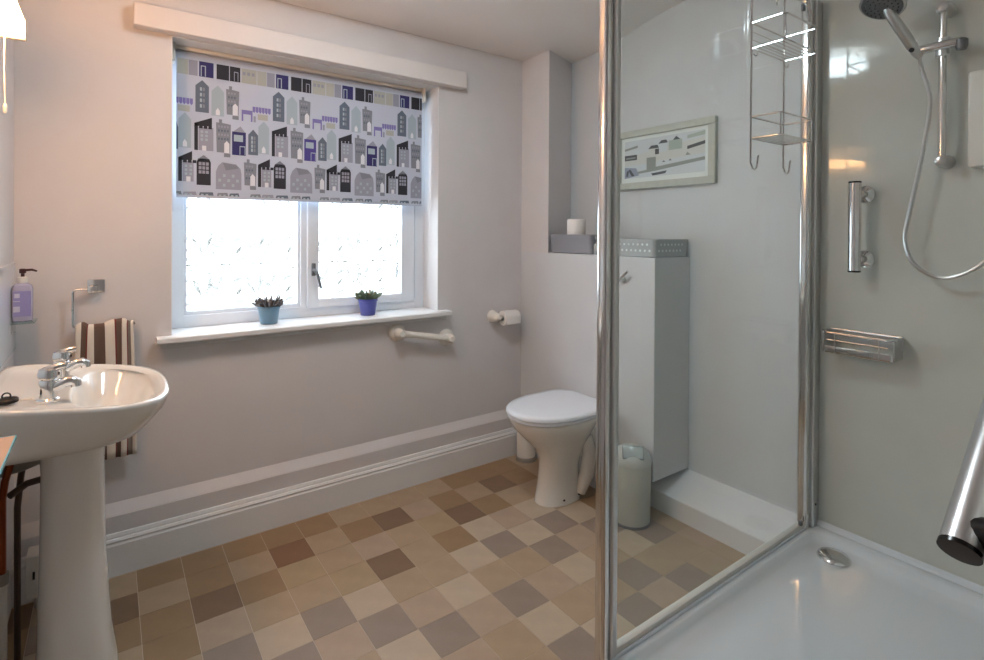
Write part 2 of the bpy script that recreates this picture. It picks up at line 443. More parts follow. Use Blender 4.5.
hd = MB().box(.787, .805, 2.556, 2.572, 1.055, 1.115, bevel=.004)
hd.tube([(.796, 2.556, 1.085), (.798, 2.538, 1.080), (.806, 2.530, 1.062), (.822, 2.528, .995)], [.008, .008, .0075, .006], 8)
tag(hd.build('window_handle', 'steel_grey', sash), 'grey casement handle')
mb = MB()
sp = [(2.372, .838), (2.376, .833), (2.60, .833), (2.60, .857), (2.377, .857), (2.372, .853)]
mb.prism(sp, .150, 1.455, 'x')
MB_sill = mb.build('window_sill', 'white_paint', win, smooth=0)
struct(MB().prism([(2.40, .815), (2.412, .833), (YB, .833), (YB, .815)], .165, 1.44, 'x').build('trim_4', 'white_paint', smooth=0), 'small white moulding under the window sill')

# ------------------------------------------------------------------ roller blind with printed houses
BY = 2.52
bl = thing('roller_blind', (.79, BY, 1.405), 'roller blind printed with rows of grey and purple houses, in the window', 'blind')
mb = MB().lathe([(.019, .222), (.019, 1.352)], (0, BY + .018, 1.990), 'x', 20)
mb.build('roller_tube', 'blind_cloth', bl)
fabric = MB().box(.224, 1.350, BY - .0006, BY + .0006, 1.408, 1.995).build('fabric', 'blind_cloth', bl, smooth=0)
MB().box(.222, 1.352, BY + .003, BY + .058, 2.010, WZ1 - .0035, bevel=.003).build('head_rail', 'plastic_white', bl)
MB().box(.224, 1.350, BY - .004, BY + .004, 1.404, 1.414, bevel=.002).build('bottom_bar', 'blind_cloth', bl)
for x in (.2075, 1.3525):
    MB().box(x, x + .012, BY - .02, BY + .05, 1.955, WZ1 - .001, bevel=.003).build('bracket', 'plastic_white', bl)
chain = MB(); chain.tube([(1.372, BY + .012, 1.98), (1.372, BY + .012, 1.45)], .0012, 6)
INKS = ['ink_slate', 'ink_grey', 'ink_pale', 'ink_navy', 'ink_purple', 'ink_black', 'ink_mauve', 'ink_lilac', 'ink_white', 'ink_olive']
IX = {k[4:]: n for n, k in enumerate(INKS)}
pr_ = MB()
PX0, PZ0, KX, KZ, PER = .2275, 1.980, .00096, .001018, 318
def ink(poly, col, lay, off):
    q = []
    for x, y in poly:
        X = PX0 + (x + off - 30) * KX; Z = PZ0 - (y - 40) * KZ
        q.append((min(1.349, max(.2245, X)), BY - .0008 - .00022 * lay, min(1.985, max(1.416, Z))))
    if max(p[0] for p in q) - min(p[0] for p in q) < .002 or max(p[2] for p in q) - min(p[2] for p in q) < .002: return
    pr_.face([pr_.bm.verts.new(p) for p in q], IX[col])
def R(x0, x1, y0, y1): return [(x0, y0), (x1, y0), (x1, y1), (x0, y1)]
def gable(x0, x1, ytop, ysh, y1): return [(x0, ysh), ((x0 + x1) / 2, ytop), (x1, ysh), (x1, y1), (x0, y1)]
def tall(x0, x1, y0, y1, col, off):
    ink(gable(x0, x1, y0, y0 + 24, y1), col, 1, off)
    c = (x0 + x1) / 2
    for k in range(4):
        yy = y0 + 30 + k * (y1 - y0 - 40) / 4
        ink(R(c - 9, c - 1, yy, yy + 14), 'pale' if col != 'pale' else 'white', 2, off); ink(R(c + 2, c + 10, yy, yy + 14), 'grey' if col != 'pale' else 'white', 2, off)
def pale(x0, x1, y0, y1, off):
    ink(gable(x0, x1, y0, y0 + 26, y1), 'pale', 1, off)
    c = (x0 + x1) / 2; ink(gable(c - 8, c + 8, y1 - 34, y1 - 22, y1 - 4), 'white', 2, off)
def chim(x0, x1, y0, y1, off):
    ink([(x0, y0 + 14), (x0 + 12, y0 + 14), (x0 + 12, y0), (x0 + 24, y0), (x0 + 24, y0 + 14), (x1, y0 + 18), (x1 - 3, y1 - 12), (x0 + 3, y1 - 12)], 'grey', 1, off)
    for k in range(4):
        yy = y0 + 26 + k * 17
        for xx in range(int(x0) + 8, int(x1) - 12, 12): ink(R(xx, xx + 7, yy, yy + 8), 'slate' if k % 2 else 'mauve', 2, off)
    ink(gable(x1 - 27, x1 - 6, y1 - 62, y1 - 50, y1 - 12), 'white', 3, off); ink(R(x1 - 28, x1 - 2, y1 - 10, y1 + 6), 'grey', 2, off)
def slant(x0, x1, y0, y1, off):
    ink([(x0, y0 + 28), (x1 - 6, y0), (x1 - 6, y0 + 36), (x0, y0 + 40)], 'black', 1, off)
    ink(R(x0, x0 + 14, y0 + 30, y1), 'black', 1, off); ink(R(x0 + 16, x1, y0 + 42, y1), 'mauve', 2, off)
    for k in range(3): ink(R(x0 + 18 + k * 18, x0 + 32 + k * 18, y0 + 36, y0 + 48), 'black', 3, off)
    for k in range(3):
        for q in range(2): ink(R(x0 + 24 + q * 18, x0 + 34 + q * 18, y0 + 56 + k * 16, y0 + 66 + k * 16), 'pale', 3, off)
    ink(R(x0 + 30, x0 + 46, y1 - 20, y1), 'white', 3, off)
def purple(x0, x1, y0, y1, col, off):
    ink([(x0 + 4, y0 + 26), ((x0 + x1) / 2 + 6, y0), (x1 - 2, y0 + 26)], 'mauve', 1, off); ink(R(x0, x1, y0 + 25, y1), col, 1, off)
    ink(R(x0 + 7, x1 - 12, y0 + 38, y0 + 66), 'pale', 2, off)
    for k in (1, 2): ink(R(x0 + 7 + k * 12, x0 + 9 + k * 12, y0 + 38, y0 + 66), col, 3, off)
    ink(R(x1 - 26, x1 - 2, y1 - 40, y1 - 3), 'pale', 2, off); ink(R(x1 - 23, x1 - 5, y1 - 36, y1 - 2), col, 3, off)
def darkhouse(x0, x1, y0, y1, off):
    ink(gable(x0 + 5, x1 - 5, y0, y0 + 18, y0 + 22), 'grey', 1, off); ink([(x0, y0 + 30), (x0 + 6, y0 + 16), (x1 - 6, y0 + 16), (x1, y0 + 30), (x1, y1), (x0, y1)], 'black', 1, off)
    for k in range(3):
        for q in range(3): ink(R(x0 + 8 + q * 14, x0 + 19 + q * 14, y0 + 30 + k * 17, y0 + 43 + k * 17), 'mauve', 2, off)
def barn(x0, x1, y0, y1, off):
    ink([(x0, y1), (x0, y0 + 40), (x0 + 10, y0 + 16), (x0 + 26, y0), (x1 - 22, y0 + 6), (x1 - 4, y0 + 24), (x1, y0 + 46), (x1, y1)], 'mauve', 1, off)
    ink([(x0 + 28, y0 + 2), (x1 - 24, y0 + 8), (x1 - 10, y0 + 22), (x0 + 40, y0 + 34)], 'grey', 2, off)
    for k in range(3):
        for q in range(5): ink(R(x0 + 10 + q * 18, x0 + 21 + q * 18, y0 + 50 + k * 20, y0 + 62 + k * 20), 'pale' if (k + q) % 2 else 'ink_mauve'[4:], 2, off)
def stall(x0, x1, y0, y1, off):
    n = 6; dx = (x1 - x0) / n
    for k in range(n): ink([(x0 + k * dx, y0), (x0 + (k + 1) * dx - 1.5, y0), (x0 + (k + 1) * dx - 1.5, y0 + 20), (x0 + (k + .5) * dx, y0 + 27), (x0 + k * dx, y0 + 20)], 'lilac', 1, off)
    ink(R(x0 + 22, x1 - 14, y0 + 30, y1), 'olive', 1, off); ink(R(x0 + 4, x0 + 14, y1 - 14, y1 + 12), 'mauve', 1, off)
def bench(x0, x1, y0, y1, col, off):
    ink(R(x0, x1, y0, y0 + 18), col, 1, off); ink(R(x0, x0 + 7, y0 + 18, y1), col, 1, off); ink(R(x1 - 7, x1, y0 + 18, y1), col, 1, off)
for k in range(-1, 4):
    f = k * PER
    for x0, x1, c in ((30, 70, 'olive'), (72, 106, 'mauve'), (112, 168, 'navy'), (180, 230, 'black'), (233, 276, 'black'), (281, 345, 'olive')):
        ink(R(x0, x1, 46, 108), c, 1, f)
    ink(R(118, 138, 62, 106), 'pale', 2, f); ink(R(122, 134, 66, 106), 'navy', 3, f)
    ink(R(250, 268, 66, 106), 'mauve', 2, f); ink(R(253, 265, 70, 106), 'black', 3, f)
    for q in range(3): ink(R(286 + q * 19, 298 + q * 19, 60, 74), 'mauve', 2, f)
    tall(98, 150, 122, 254, 'slate', f); pale(160, 210, 134, 262, f); chim(218, 272, 130, 262, f)
    bench(282, 328, 222, 270, 'lilac', f); stall(328, 408, 203, 258, f)
    pale(35, 82, 262, 404, f); slant(94, 168, 272, 410, f); chim(178, 238, 274, 424, f)
    purple(243, 300, 294, 418, 'purple' if k % 2 else 'navy', f); tall(310, 352, 302, 412, 'slate', f)
    slant(34 + PER * 0, 92, 416, 540, f) if k == 0 else slant(34, 92, 424, 548, f)
    darkhouse(103, 158, 428, 552, f); barn(178, 282, 452, 566, f); chim(292, 346, 432, 556, f)
    for x0, x1, c in ((50, 104, 'mauve'), (112, 170, 'slate'), (182, 228, 'grey'), (231, 274, 'slate'), (318, 366, 'grey')):
        ink([(x0, 612), (x0 + 4, 582), (x1 - 4, 580), (x1, 612)], c, 1, f)
        ink(R(x0 + 8, x0 + 18, 588, 597), 'pale', 2, f); ink(R(x0 + 26, x0 + 36, 588, 597), 'pale', 2, f)
tag(pr_.build('printed_houses', INKS, fabric, smooth=0), 'printed pattern of grey, navy and purple houses')
chain.build('pull_cord', 'plastic_white', bl)

# ------------------------------------------------------------------ lamps
cl = thing('ceiling_light', (.74, 1.43, ceil_z(1.43)), 'round white ceiling light', 'lamp')
cz = ceil_z(1.43)
MB().lathe([(.060, 0), (.060, -.012), (.035, -.020), (.035, -.041)], (.74, 1.43, cz + .001), 'z', 32).build('housing', 'plastic_white', cl)
MB().lathe([(.05, -.040), (.12, -.042), (.138, -.050), (.138, -.085), (.126, -.096), (.05, -.100)], (.74, 1.43, cz), 'z', 32).build('diffuser', 'ceiling_diffuser', cl)

LX, LY1, LZ = -.185, 1.93, 1.79
ml = thing('mirror_light', (XL, 1.7, LZ), 'lit warm white strip light on the wall above the basin', 'lamp')
mb = MB().box(XL + .012, LX, 1.62, LY1, LZ, LZ + .05, bevel=.004)
mb.build('diffuser', 'mirror_diffuser', ml)
MB().box(XL, XL + .012, 1.60, LY1 + .025, LZ - .004, LZ + .062, bevel=.003).build('back_plate', 'lamp_housing', ml)
MB().box(XL + .010, LX + .002, LY1, LY1 + .022, LZ - .004, LZ + .054, bevel=.003).build('end_cap', 'lamp_cap', ml)
MB().box(XL + .010, LX + .002, 1.598, 1.62, LZ - .004, LZ + .054, bevel=.003).build('end_cap', 'lamp_cap', ml)
cordx, cordy = -.223, 1.90
pc = MB().tube([(cordx, cordy, LZ + .004), (cordx - .001, cordy, 1.70), (cordx + .001, cordy, 1.60)], .0016, 6).build('pull_cord', 'cream_plastic', ml)
MB().lathe([(.003, 0), (.005, -.006), (.0045, -.022), (.002, -.026)], (cordx + .001, cordy, 1.602), 'z', 10).build('cord_pull', 'cream_plastic', pc)

# ------------------------------------------------------------------ basin, taps, plug
BC = 1.93
def rim_z(x): return .800 + .055 * max(0, (.15 - x)) / .41
def basin_ring(xb, xf, hy, zf, n=56, pb=6.0, pf=2.9, yo=0):
    """D-shaped plan ring: squarish at the wall, round at the front"""
    ring = []; cx = xb + (xf - xb) * .45
    for k in range(n):
        a = 2 * PI * k / n; c, s_ = math.cos(a), math.sin(a)
        p = pf if c > 0 else pb
        r = (abs(c) ** p + abs(s_) ** p) ** (-1 / p)
        x = cx + r * c * ((xf - cx) if c > 0 else (cx - xb)); y = BC + yo + r * s_ * hy
        ring.append((x, y, zf(x)))
    return ring
bs = thing('wash_basin', (-.09, BC, 0), 'white ceramic pedestal wash basin below the strip light', 'basin')
mb = MB()
W0 = XL + .001
mb.loft([basin_ring(-.20, -.01, .10, lambda x: .676), basin_ring(-.235, .045, .16, lambda x: .682), basin_ring(W0, .088, .205, lambda x: .698), basin_ring(W0, .114, .238, lambda x: .728),
         basin_ring(W0, .140, .270, lambda x: rim_z(x) - .040), basin_ring(W0, .150, .275, lambda x: rim_z(x) - .012), basin_ring(W0, .152, .276, lambda x: rim_z(x) - .004),
         basin_ring(W0 + .003, .148, .272, rim_z), basin_ring(W0 + .014, .136, .262, rim_z), basin_ring(W0 + .022, .126, .253, lambda x: rim_z(x) - .007),
         basin_ring(W0 + .026, .118, .246, lambda x: rim_z(x) - .011),
         basin_ring(-.090, .112, .238, lambda x: rim_z(x) - .014, pb=2.6), basin_ring(-.082, .106, .230, lambda x: rim_z(x) - .022, pb=2.6),
         basin_ring(-.070, .085, .20, lambda x: .745, pb=2.5), basin_ring(-.045, .055, .14, lambda x: .695, pb=2.2), basin_ring(-.015, .025, .04, lambda x: .682, pb=2, pf=2)])
mb.build('basin_bowl', 'ceramic', bs, smooth=60)
def ped_ring(x0, x1, hy, z):
    return [((x0 + x1) / 2 + (abs(math.cos(a)) ** .7) * (1 if math.cos(a) > 0 else -1) * (x1 - x0) / 2, BC + (abs(math.sin(a)) ** .7) * (1 if math.sin(a) > 0 else -1) * hy, z) for a in [2 * PI * k / 32 for k in range(32)]]
mb = MB().loft([ped_ring(-.168, .026, .105, 0.0005), ped_ring(-.166, .024, .103, .03), ped_ring(-.160, .010, .092, .12), ped_ring(-.155, -.004, .082, .35), ped_ring(-.152, -.008, .080, .60), ped_ring(-.155, -.006, .084, .66), ped_ring(-.16, .0, .088, .69)])
mb.build('pedestal', 'ceramic', bs, smooth=50)

def make_tap(tx, y):
    t = thing('basin_tap', (tx, y, .8), None, 'tap', 'pair of basin taps')
    z = rim_z(tx) - .0105
    mb = MB().lathe([(.025, 0), (.025, .005), (.020, .009), (.0185, .030), (.0195, .050), (.017, .056)], (tx, y, z), 'z', 20)
    mb.build('tap_body', 'chrome', t)
    sp = MB().tube([(tx -0.005, y, z + .020), (tx +0.011, y, z + .034), (tx +0.033, y, z + .044), (tx +0.048, y, z + .046), (tx +0.056, y, z + .040), (tx +0.057, y, z + .030)], [.015, .0155, .0145, .0135, .013, .0125], 14)
    sp.build('spout', 'chrome', t)
    hl = MB().lathe([(.017, 0), (.021, .004), (.022, .014), (.019, .026), (.010, .031)], (tx, y, z + .056), 'z', 20)
    hl.tube([(tx, y, z + .078), (tx +0.018, y, z + .086), (tx +0.035, y, z + .088)], [.012, .010, .008], 12)
    hl.build('lever_handle', 'chrome', t)
    MB().lathe([(.004, 0), (.004, .0015)], (tx + .0222, y, z + .068), 'x', 10).build('index_mark', 'black_gloss', t, smooth=0)
    return t
t1 = make_tap(-.126, 1.785); t1['label'] = 'chrome lever basin tap nearer the black plug'
t2 = make_tap(-.112, 2.025); t2['label'] = 'chrome lever basin tap nearer the striped towel'
pz = rim_z(-.205) - .0105
pl = thing('sink_plug', (-.205, 1.775, pz), 'black rubber plug lying on the basin ledge beside the tap', 'plug')
MB().lathe([(.018, .001), (.0235, .003), (.0235, .010), (.020, .013), (.008, .015)], (-.205, 1.775, pz), 'z', 20).build('plug_body', 'black_rubber', pl)
MB().tube([(-.205 + .008 * math.cos(a), 1.775, pz + .018 + .008 * math.sin(a)) for a in [2 * PI * k / 14 for k in range(14)]], .0018, 6, closed=True).build('pull_ring', 'black_rubber', pl)
ch = [(-.197, 1.776, pz + .014), (-.185, 1.777, pz + .004), (-.172, 1.779, pz + .0025), (-.156, 1.781, pz + .002)]
MB().tube(ch, .0012, 5).build('chain', 'chrome', pl)

# splashback, soap holder and dispenser
o = MB().box(XL, XL + .006, 1.55, 2.42, .862, 1.155, bevel=.001).build('trim_5', 'acrylic', smooth=0)
struct(o, 'pale splashback panel behind the basin')
sh = thing('soap_bracket', (XL, 2.33, .955), 'small clear wall bracket holding the soap dispenser', 'bracket')
MB().box(XL + .006, -.195, 2.285, 2.375, .962, .967, bevel=.001).build('shelf_plate', 'shelf_glass', sh, smooth=0)
MB().box(XL + .006, XL + .012, 2.29, 2.37, .93, .968, bevel=.001).build('back_plate', 'chrome', sh, smooth=0)
sd = thing('soap_dispenser', (-.229, 2.33, .968), 'clear pump bottle of purple hand soap with a dark pump', 'soap')
mb = MB(); rings = []
for z, ax, ay, p in ((.0, .022, .020, 3), (.003, .026, .024, 3.5), (.02, .027, .025, 4), (.105, .027, .025, 4), (.118, .024, .022, 3.4), (.126, .012, .012, 2)):
    rings.append([(-.229 + (abs(math.cos(a)) ** (2 / p)) * (1 if math.cos(a) > 0 else -1) * ax, 2.33 + (abs(math.sin(a)) ** (2 / p)) * (1 if math.sin(a) > 0 else -1) * ay, .9675 + z) for a in [2 * PI * k / 28 for k in range(28)]])
body = mb.loft(rings).build('bottle', 'soap_bottle', sd)
MB().box(-.250, -.206, 2.3042, 2.3056, .985, 1.068).build('label', 'soap_label', body, smooth=0)
MB().box(-.2495, -.2335, 2.3036, 2.3042, 1.000, 1.018).box(-.2495, -.233, 2.3036, 2.3042, 1.034, 1.036).box(-.247, -.234, 2.3036, 2.3042, 1.046, 1.060).build('label_print', 'soap_label_pale', body, smooth=0)
MB().lathe([(.012, 0), (.013, .003), (.013, .018), (.008, .021)], (-.229, 2.33, 1.0925), 'z', 18).build('collar', 'plastic_white', sd)
pm = MB().lathe([(.005, 0), (.005, .012), (.009, .013), (.009, .026), (.006, .028)], (-.229, 2.33, 1.112), 'z', 14)
pm.tube([(-.229, 2.33, 1.134), (-.205, 2.322, 1.136), (-.192, 2.318, 1.131)], [.0045, .004, .003], 8)
pm.build('pump', 'soap_dark', sd)

# glass shelf in the near corner of the frame
gs = thing('glass_shelf', (XL, 1.05, .9), 'glass shelf with a painted warm lamp reflection and a bright edge on the left wall', 'shelf')
MB().box(XL + .004, -.134, .80, 1.262, .897, .903).build('shelf_plate', 'shelf_lamp_reflection', gs, smooth=0)
MB().box(-.134, -.132, .80, 1.264, .897, .903).box(XL + .004, -.1325, 1.262, 1.264, .897, .903).build('glass_edge', 'glass_edge', gs, smooth=0)
for y in (.88, 1.17): MB().box(XL, XL + .03, y - .008, y + .008, .885, .910, bevel=.002).build('clamp', 'chrome', gs)

# pipes behind the pedestal
pp = bs
MB().tube([(-.238, 1.985, .0), (-.238, 1.985, .30)], .011, 10).build('white_pipe', 'plastic_white', pp)
MB().tube([(-.238, 1.985, .30), (-.238, 1.985, .52), (-.232, 1.985, .57), (-.215, 1.99, .64), (-.205, 2.0, .70)], .009, 10).build('copper_pipe', 'copper', pp)
MB().lathe([(.015, .285), (.015, .315)], (-.238, 1.985, 0), 'z', 12).build('pipe_joint', 'pipe_grey', pp)
MB().tube([(-.214, 2.06, .0), (-.214, 2.06, .46), (-.206, 2.06, .55), (-.190, 2.05, .66)], .008, 10).build('brown_pipe', 'pipe_brown', pp)
MB().tube([(XL + .002, 2.02, .585), (-.20, 2.00, .60), (-.15, 1.98, .62), (-.13, 1.97, .665)], .017, 12).build('waste_pipe', 'pipe_grey', pp)
MB().tube([(-.225, 2.0, .52), (-.19, 2.03, .535), (-.15, 2.03, .54)], .010, 8).build('brown_pipe', 'pipe_brown', pp)
vb = thing('valve_box', (-.18, 2.27, 0), 'white valve box on the floor behind the basin pedestal', 'box')
MB().box(-.215, -.135, 2.25, 2.33, .075, .215, bevel=.008).build('casing', 'plastic_white', vb)
MB().box(-.197, -.191, 2.2485, 2.2505, .14, .165).build('slot', 'black_gloss', vb, smooth=0)
MB().lathe([(.022, .03), (.026, .036), (.026, .062), (.02, .076)], (-.17, 2.28, 0), 'z', 14).build('valve_head', 'chrome_satin', vb)
MB().tube([(-.17, 2.28, 0), (-.17, 2.28, .034)], .012, 10).build('valve_stem', 'pipe_brown', vb)

# ------------------------------------------------------------------ towel ring and towel
tr_ = thing('towel_ring', (-.036, YB, 1.063), 'chrome open square towel ring on the window wall', 'towel ring')
MB().box(-.062, -.010, YB - .008, YB, 1.040, 1.088, bevel=.003).build('wall_plate', 'chrome', tr_)
MB().box(-.060, -.030, YB - .040, YB - .006, 1.044, 1.068, bevel=.003).build('post', 'chrome', tr_)
RY = YB - .034
MB().tube([(-.034, RY, 1.056), (-.092, RY, 1.056), (-.099, RY, 1.053), (-.102, RY, 1.046), (-.102, RY, .930), (-.099, RY, .924), (-.092, RY, .921), (.082, RY, .921)], .0042, 8).build('ring_bar', 'chrome', tr_)
tw = MB(); NX = 40
rows = []
def tow_pt(u, v):
    # v: 0 bottom back .. 0.5 over the bar .. 1 bottom front
    x = -.099 + .180 * u + .006 * math.sin(u * 9 + v * 3)
    hump = .010 * math.sin(u * 13) + .020 * math.exp(-((u - .80) / .12) ** 2)
    if v < .42: y, z = RY + .0115, .60 + (.915 - .60) * v / .42
    elif v < .58:
        a = PI * (v - .42) / .16; y, z = RY + .0125 * math.cos(a), .917 + (.0105 + max(0, hump)) * math.sin(a)
    else:
        k = (v - .58) / .42; z = .915 - (.915 - .437) * k; y = RY - .013
        x = -.099 + .180 * u + .006 * math.sin(u * 9 + v * 3) + (.016 * math.sin(k * 2) * (u - .4) if k < .6 else .015 * (u - .4))
    if v > .5: y -= .008 * (0.5 + .5 * math.sin(u * 26)) * min(1, (v - .5) * 5)
    return (x, y, z)
NV = 44
vs = [[tw.bm.verts.new(tow_pt(i / NX, j / NV)) for i in range(NX + 1)] for j in range(NV + 1)]
STR = [0] * 4 + [1] * 5 + [2] * 1 + [0] * 4 + [1] * 6 + [0] * 5 + [2] * 1 + [1] * 4 + [0] * 4 + [2] * 1 + [3] * 5
STR = (STR + [0] * NX)[:NX]; STR[-3:] = [3, 0, 0]
for j in range(NV):
    for i in range(NX): tw.face((vs[j][i], vs[j][i + 1], vs[j + 1][i + 1], vs[j + 1][i]), STR[i])
tow = tw.build('hand_towel', ['terry_cream', 'terry_brown', 'terry_red', 'terry_grey'], smooth=60)
sm = tow.modifiers.new('thick', 'SOLIDIFY'); sm.thickness = .005; sm.offset = 0
tag(tow, 'cream, brown and red striped hand towel hanging from the towel ring', 'towel')

# ------------------------------------------------------------------ pots on the sill
def plant(x, y, r, h, pm, leafm, label, seed, flowers):
    random.seed(seed); z0 = .8575
    t = thing('potted_plant', (x, y, z0), label, 'plant', 'small plants on the window sill')
    MB().lathe([(r * .74, 0), (r * .78, .002), (r * .97, h - .012), (r * 1.03, h - .011), (r * 1.03, h), (r * .93, h), (r * .90, h - .012)], (x, y, z0), 'z', 28).build('pot', pm, t)
    MB().lathe([(r * .9, h - .014), (r * .5, h - .006), (r * .1, h - .004)], (x, y, z0), 'z', 16).build('soil', 'soil', t)
    mb = MB()
    for k in range(190):
        a = random.uniform(0, 2 * PI); rr = r * .8 * math.sqrt(random.random()); ln = random.uniform(.04, .078) * (1.15 - .45 * rr / r)
        tilt = random.uniform(.1, .55) + .5 * rr / r
        b0 = Vector((x + rr * math.cos(a), y + rr * math.sin(a), z0 + h - .010))
        d = Vector((math.cos(a) * math.sin(tilt), math.sin(a) * math.sin(tilt), math.cos(tilt)))
        s_ = d.cross(Vector((random.uniform(-1, 1), random.uniform(-1, 1), .2))).normalized() * random.uniform(.0035, .0065)
        md = b0 + d * ln * .55; tp = b0 + d * ln + Vector((0, 0, -.004)); n_ = d.cross(s_).normalized() * .0006
        vsx = [mb.bm.verts.new(p) for p in (b0 + n_, md + s_, tp, md - s_, md - n_ * 2)]
        mb.face((vsx[0], vsx[1], vsx[4])); mb.face((vsx[0], vsx[4], vsx[3])); mb.face((vsx[1], vsx[2], vsx[4])); mb.face((vsx[4], vsx[2], vsx[3]))
    mb.build('foliage', leafm, t, smooth=0)
    for k in range(flowers):
        a = random.uniform(0, 2 * PI); rr = r * .6 * random.random()
        c = (x + rr * math.cos(a), y + rr * math.sin(a) - .006, z0 + h + random.uniform(.022, .044))
        f = MB()
        for q in range(6):
            aa = q * PI / 3
            f.box(-.0014, .0014, .001, .0055, -.0006, .0006, mtx=Matrix.Translation(c) @ Matrix.Rotation(1.1, 4, 'X') @ Matrix.Rotation(aa, 4, 'Z'))
        f.build('flower', 'petal', t, smooth=0)
plant(.580, 2.50, .046, .078, 'pot_teal', 'leaf_purple', 'grey-leaved plant in a dusty blue pot on the sill', 3, 3)
plant(1.040, 2.49, .046, .080, 'pot_blue', 'leaf_green', 'green-leaved plant in a violet blue pot by the window handle', 8, 6)

# ------------------------------------------------------------------ grab rail and paper holder on the window wall
gr = thing('grab_rail', (1.3, YB, .74), 'cream plastic grab rail on the wall under the window sill', 'grab rail')
A, Bq = Vector((1.165, YB, .768)), Vector((1.450, YB, .712))
for p in (A, Bq):
    MB().lathe([(.043, 0), (.043, -.010), (.036, -.020), (.026, -.026), (.022, -.060), (.014, -.072)], tuple(p), 'y', 24).build('flange', 'cream_plastic', gr)
MB().tube([A + Vector((0, -.048, 0)), A.lerp(Bq, .1) + Vector((0, -.050, 0)), A.lerp(Bq, .9) + Vector((0, -.050, 0)), Bq + Vector((0, -.048, 0))], .0165, 16).build('rail', 'cream_plastic', gr)

ph = thing('toilet_roll_holder', (1.745, YB, .795), 'cream toilet roll holder on the window wall by the toilet', 'holder')
MB().lathe([(.034, 0), (.034, -.008), (.028, -.022), (.024, -.050), (.020, -.066), (.012, -.074)], (1.752, YB, .797), 'y', 20).build('wall_mount', 'cream_plastic', ph)
MB().tube([(1.752, YB - .055, .797), (1.90, YB - .055, .797)], .008, 10).build('spindle', 'cream_plastic', ph)
mb = MB(); RC = (1.783, YB - .055, .797 - .008)
mb.lathe([(.018, 0), (.040, 0), (.041, .002), (.041, .098), (.040, .10), (.018, .10), (.018, 0)], RC, 'x', 28, cap0=False, cap1=False)
tr1 = thing('toilet_roll', RC, 'white toilet roll hanging on the wall holder by the window', 'toilet roll')
mb.build('paper', 'paper', tr1)
MB().lathe([(.0185, .0005), (.0185, .0995)], RC, 'x', 20, cap0=False, cap1=False).build('core', 'pipe_brown', tr1)
mb = MB().box(RC[0] + .002, RC[0] + .098, RC[1] - .0415, RC[1] - .0405, RC[2] - .030, RC[2]); mb.build('loose_sheet', 'paper', tr1, smooth=0)

# ------------------------------------------------------------------ toilet
TC = 1.884
def egg(x0, x1, hy, z, n=40, pb=3.0, pf=2.1, fr=.52):
    cx = x1 - (x1 - x0) * fr * .9; ring = []
    for k in range(n):
        a = 2 * PI * k / n; c, s_ = math.cos(a), math.sin(a); p = pb if c > 0 else pf
        r = (abs(c) ** p + abs(s_) ** p) ** (-1 / p)
        ring.append((cx + r * c * ((x1 - cx) if c > 0 else (cx - x0)), TC + r * s_ * hy, z))
    return ring
tl = thing('toilet', (1.74, TC, 0), 'white ceramic toilet with closed lid against the boxed cistern', 'toilet')
mb = MB().loft([egg(1.628, 1.860, .084, .0005), egg(1.630, 1.858, .082, .02), egg(1.642, 1.852, .077, .08), egg(1.654, 1.850, .076, .16), egg(1.652, 1.860, .084, .205), egg(1.622, 1.88, .102, .258),
                egg(1.560, 1.895, .138, .316), egg(1.512, 1.915, .165, .366), egg(1.498, 1.925, .174, .395), egg(1.497, 1.925, .174, .408), egg(1.503, 1.920, .169, .412)])
mb.build('pan', 'ceramic', tl, smooth=60)
mb = MB().loft([egg(1.80, XB - .001, .075, .20, pb=4, pf=4), egg(1.80, XB - .001, .095, .28, pb=4, pf=4), egg(1.82, XB - .001, .11, .39, pb=5, pf=4), egg(1.84, XB - .001, .10, .406, pb=5, pf=4)])
mb.build('rear_neck', 'ceramic', tl, smooth=50)
MB().tube([(1.855, TC - .085, .30), (1.87, TC - .095, .22), (1.862, TC - .085, .12), (1.835, TC - .065, .03)], [.03, .036, .036, .030], 14).build('trapway', 'ceramic', tl)
mb = MB().loft([egg(1.492, 1.935, .176, .4125, pb=3.4), egg(1.486, 1.938, .181, .417, pb=3.4), egg(1.486, 1.938, .181, .426, pb=3.4), egg(1.490, 1.935, .178, .4295, pb=3.4)])
mb.build('seat', 'plastic_lid', tl, smooth=50)
mb = MB().loft([egg(1.486, 1.950, .182, .4305, pb=5), egg(1.480, 1.953, .187, .434, pb=5), egg(1.480, 1.953, .187, .445, pb=5), egg(1.486, 1.950, .182, .451, pb=5), egg(1.51, 1.925, .157, .4535, pb=4.6), egg(1.63, 1.82, .06, .455, pb=3)])
mb.build('lid', 'plastic_lid', tl, smooth=50)
for s_ in (-.075, .075): MB().lathe([(.011, -.022), (.011, .022)], (1.946, TC + s_, .438), 'y', 14).build('hinge', 'plastic_lid', tl)
for px_, py_ in ((1.72, -.079), (1.82, -.076)): MB().lathe([(.006, 0), (.006, .004), (.003, .006)], (px_, TC + py_, .022), 'z', 10).build('floor_bolt', 'black_rubber', tl)
fl = MB().lathe([(.016, 0), (.018, -.006), (.012, -.014), (.008, -.026)], (XB, 1.668, 1.050), 'x', 18)
fl.tube([(XB - .022, 1.668, 1.050), (XB - .028, 1.655, 1.062), (XB - .030, 1.618, 1.092)], [.006, .0055, .007], 10)
tag(fl.build('flush_lever', 'chrome'), 'chrome flush lever on the white cistern boxing', 'lever')
sv = thing('supply_valve', (1.935, 1.70, 0), 'braided hose and dark stop valve beside the toilet foot', 'valve')
MB().tube([(1.935, 1.70, 0), (1.935, 1.70, .10), (1.93, 1.695, .20), (1.94, 1.69, .30)], .007, 8).build('hose', 'pipe_grey', sv)
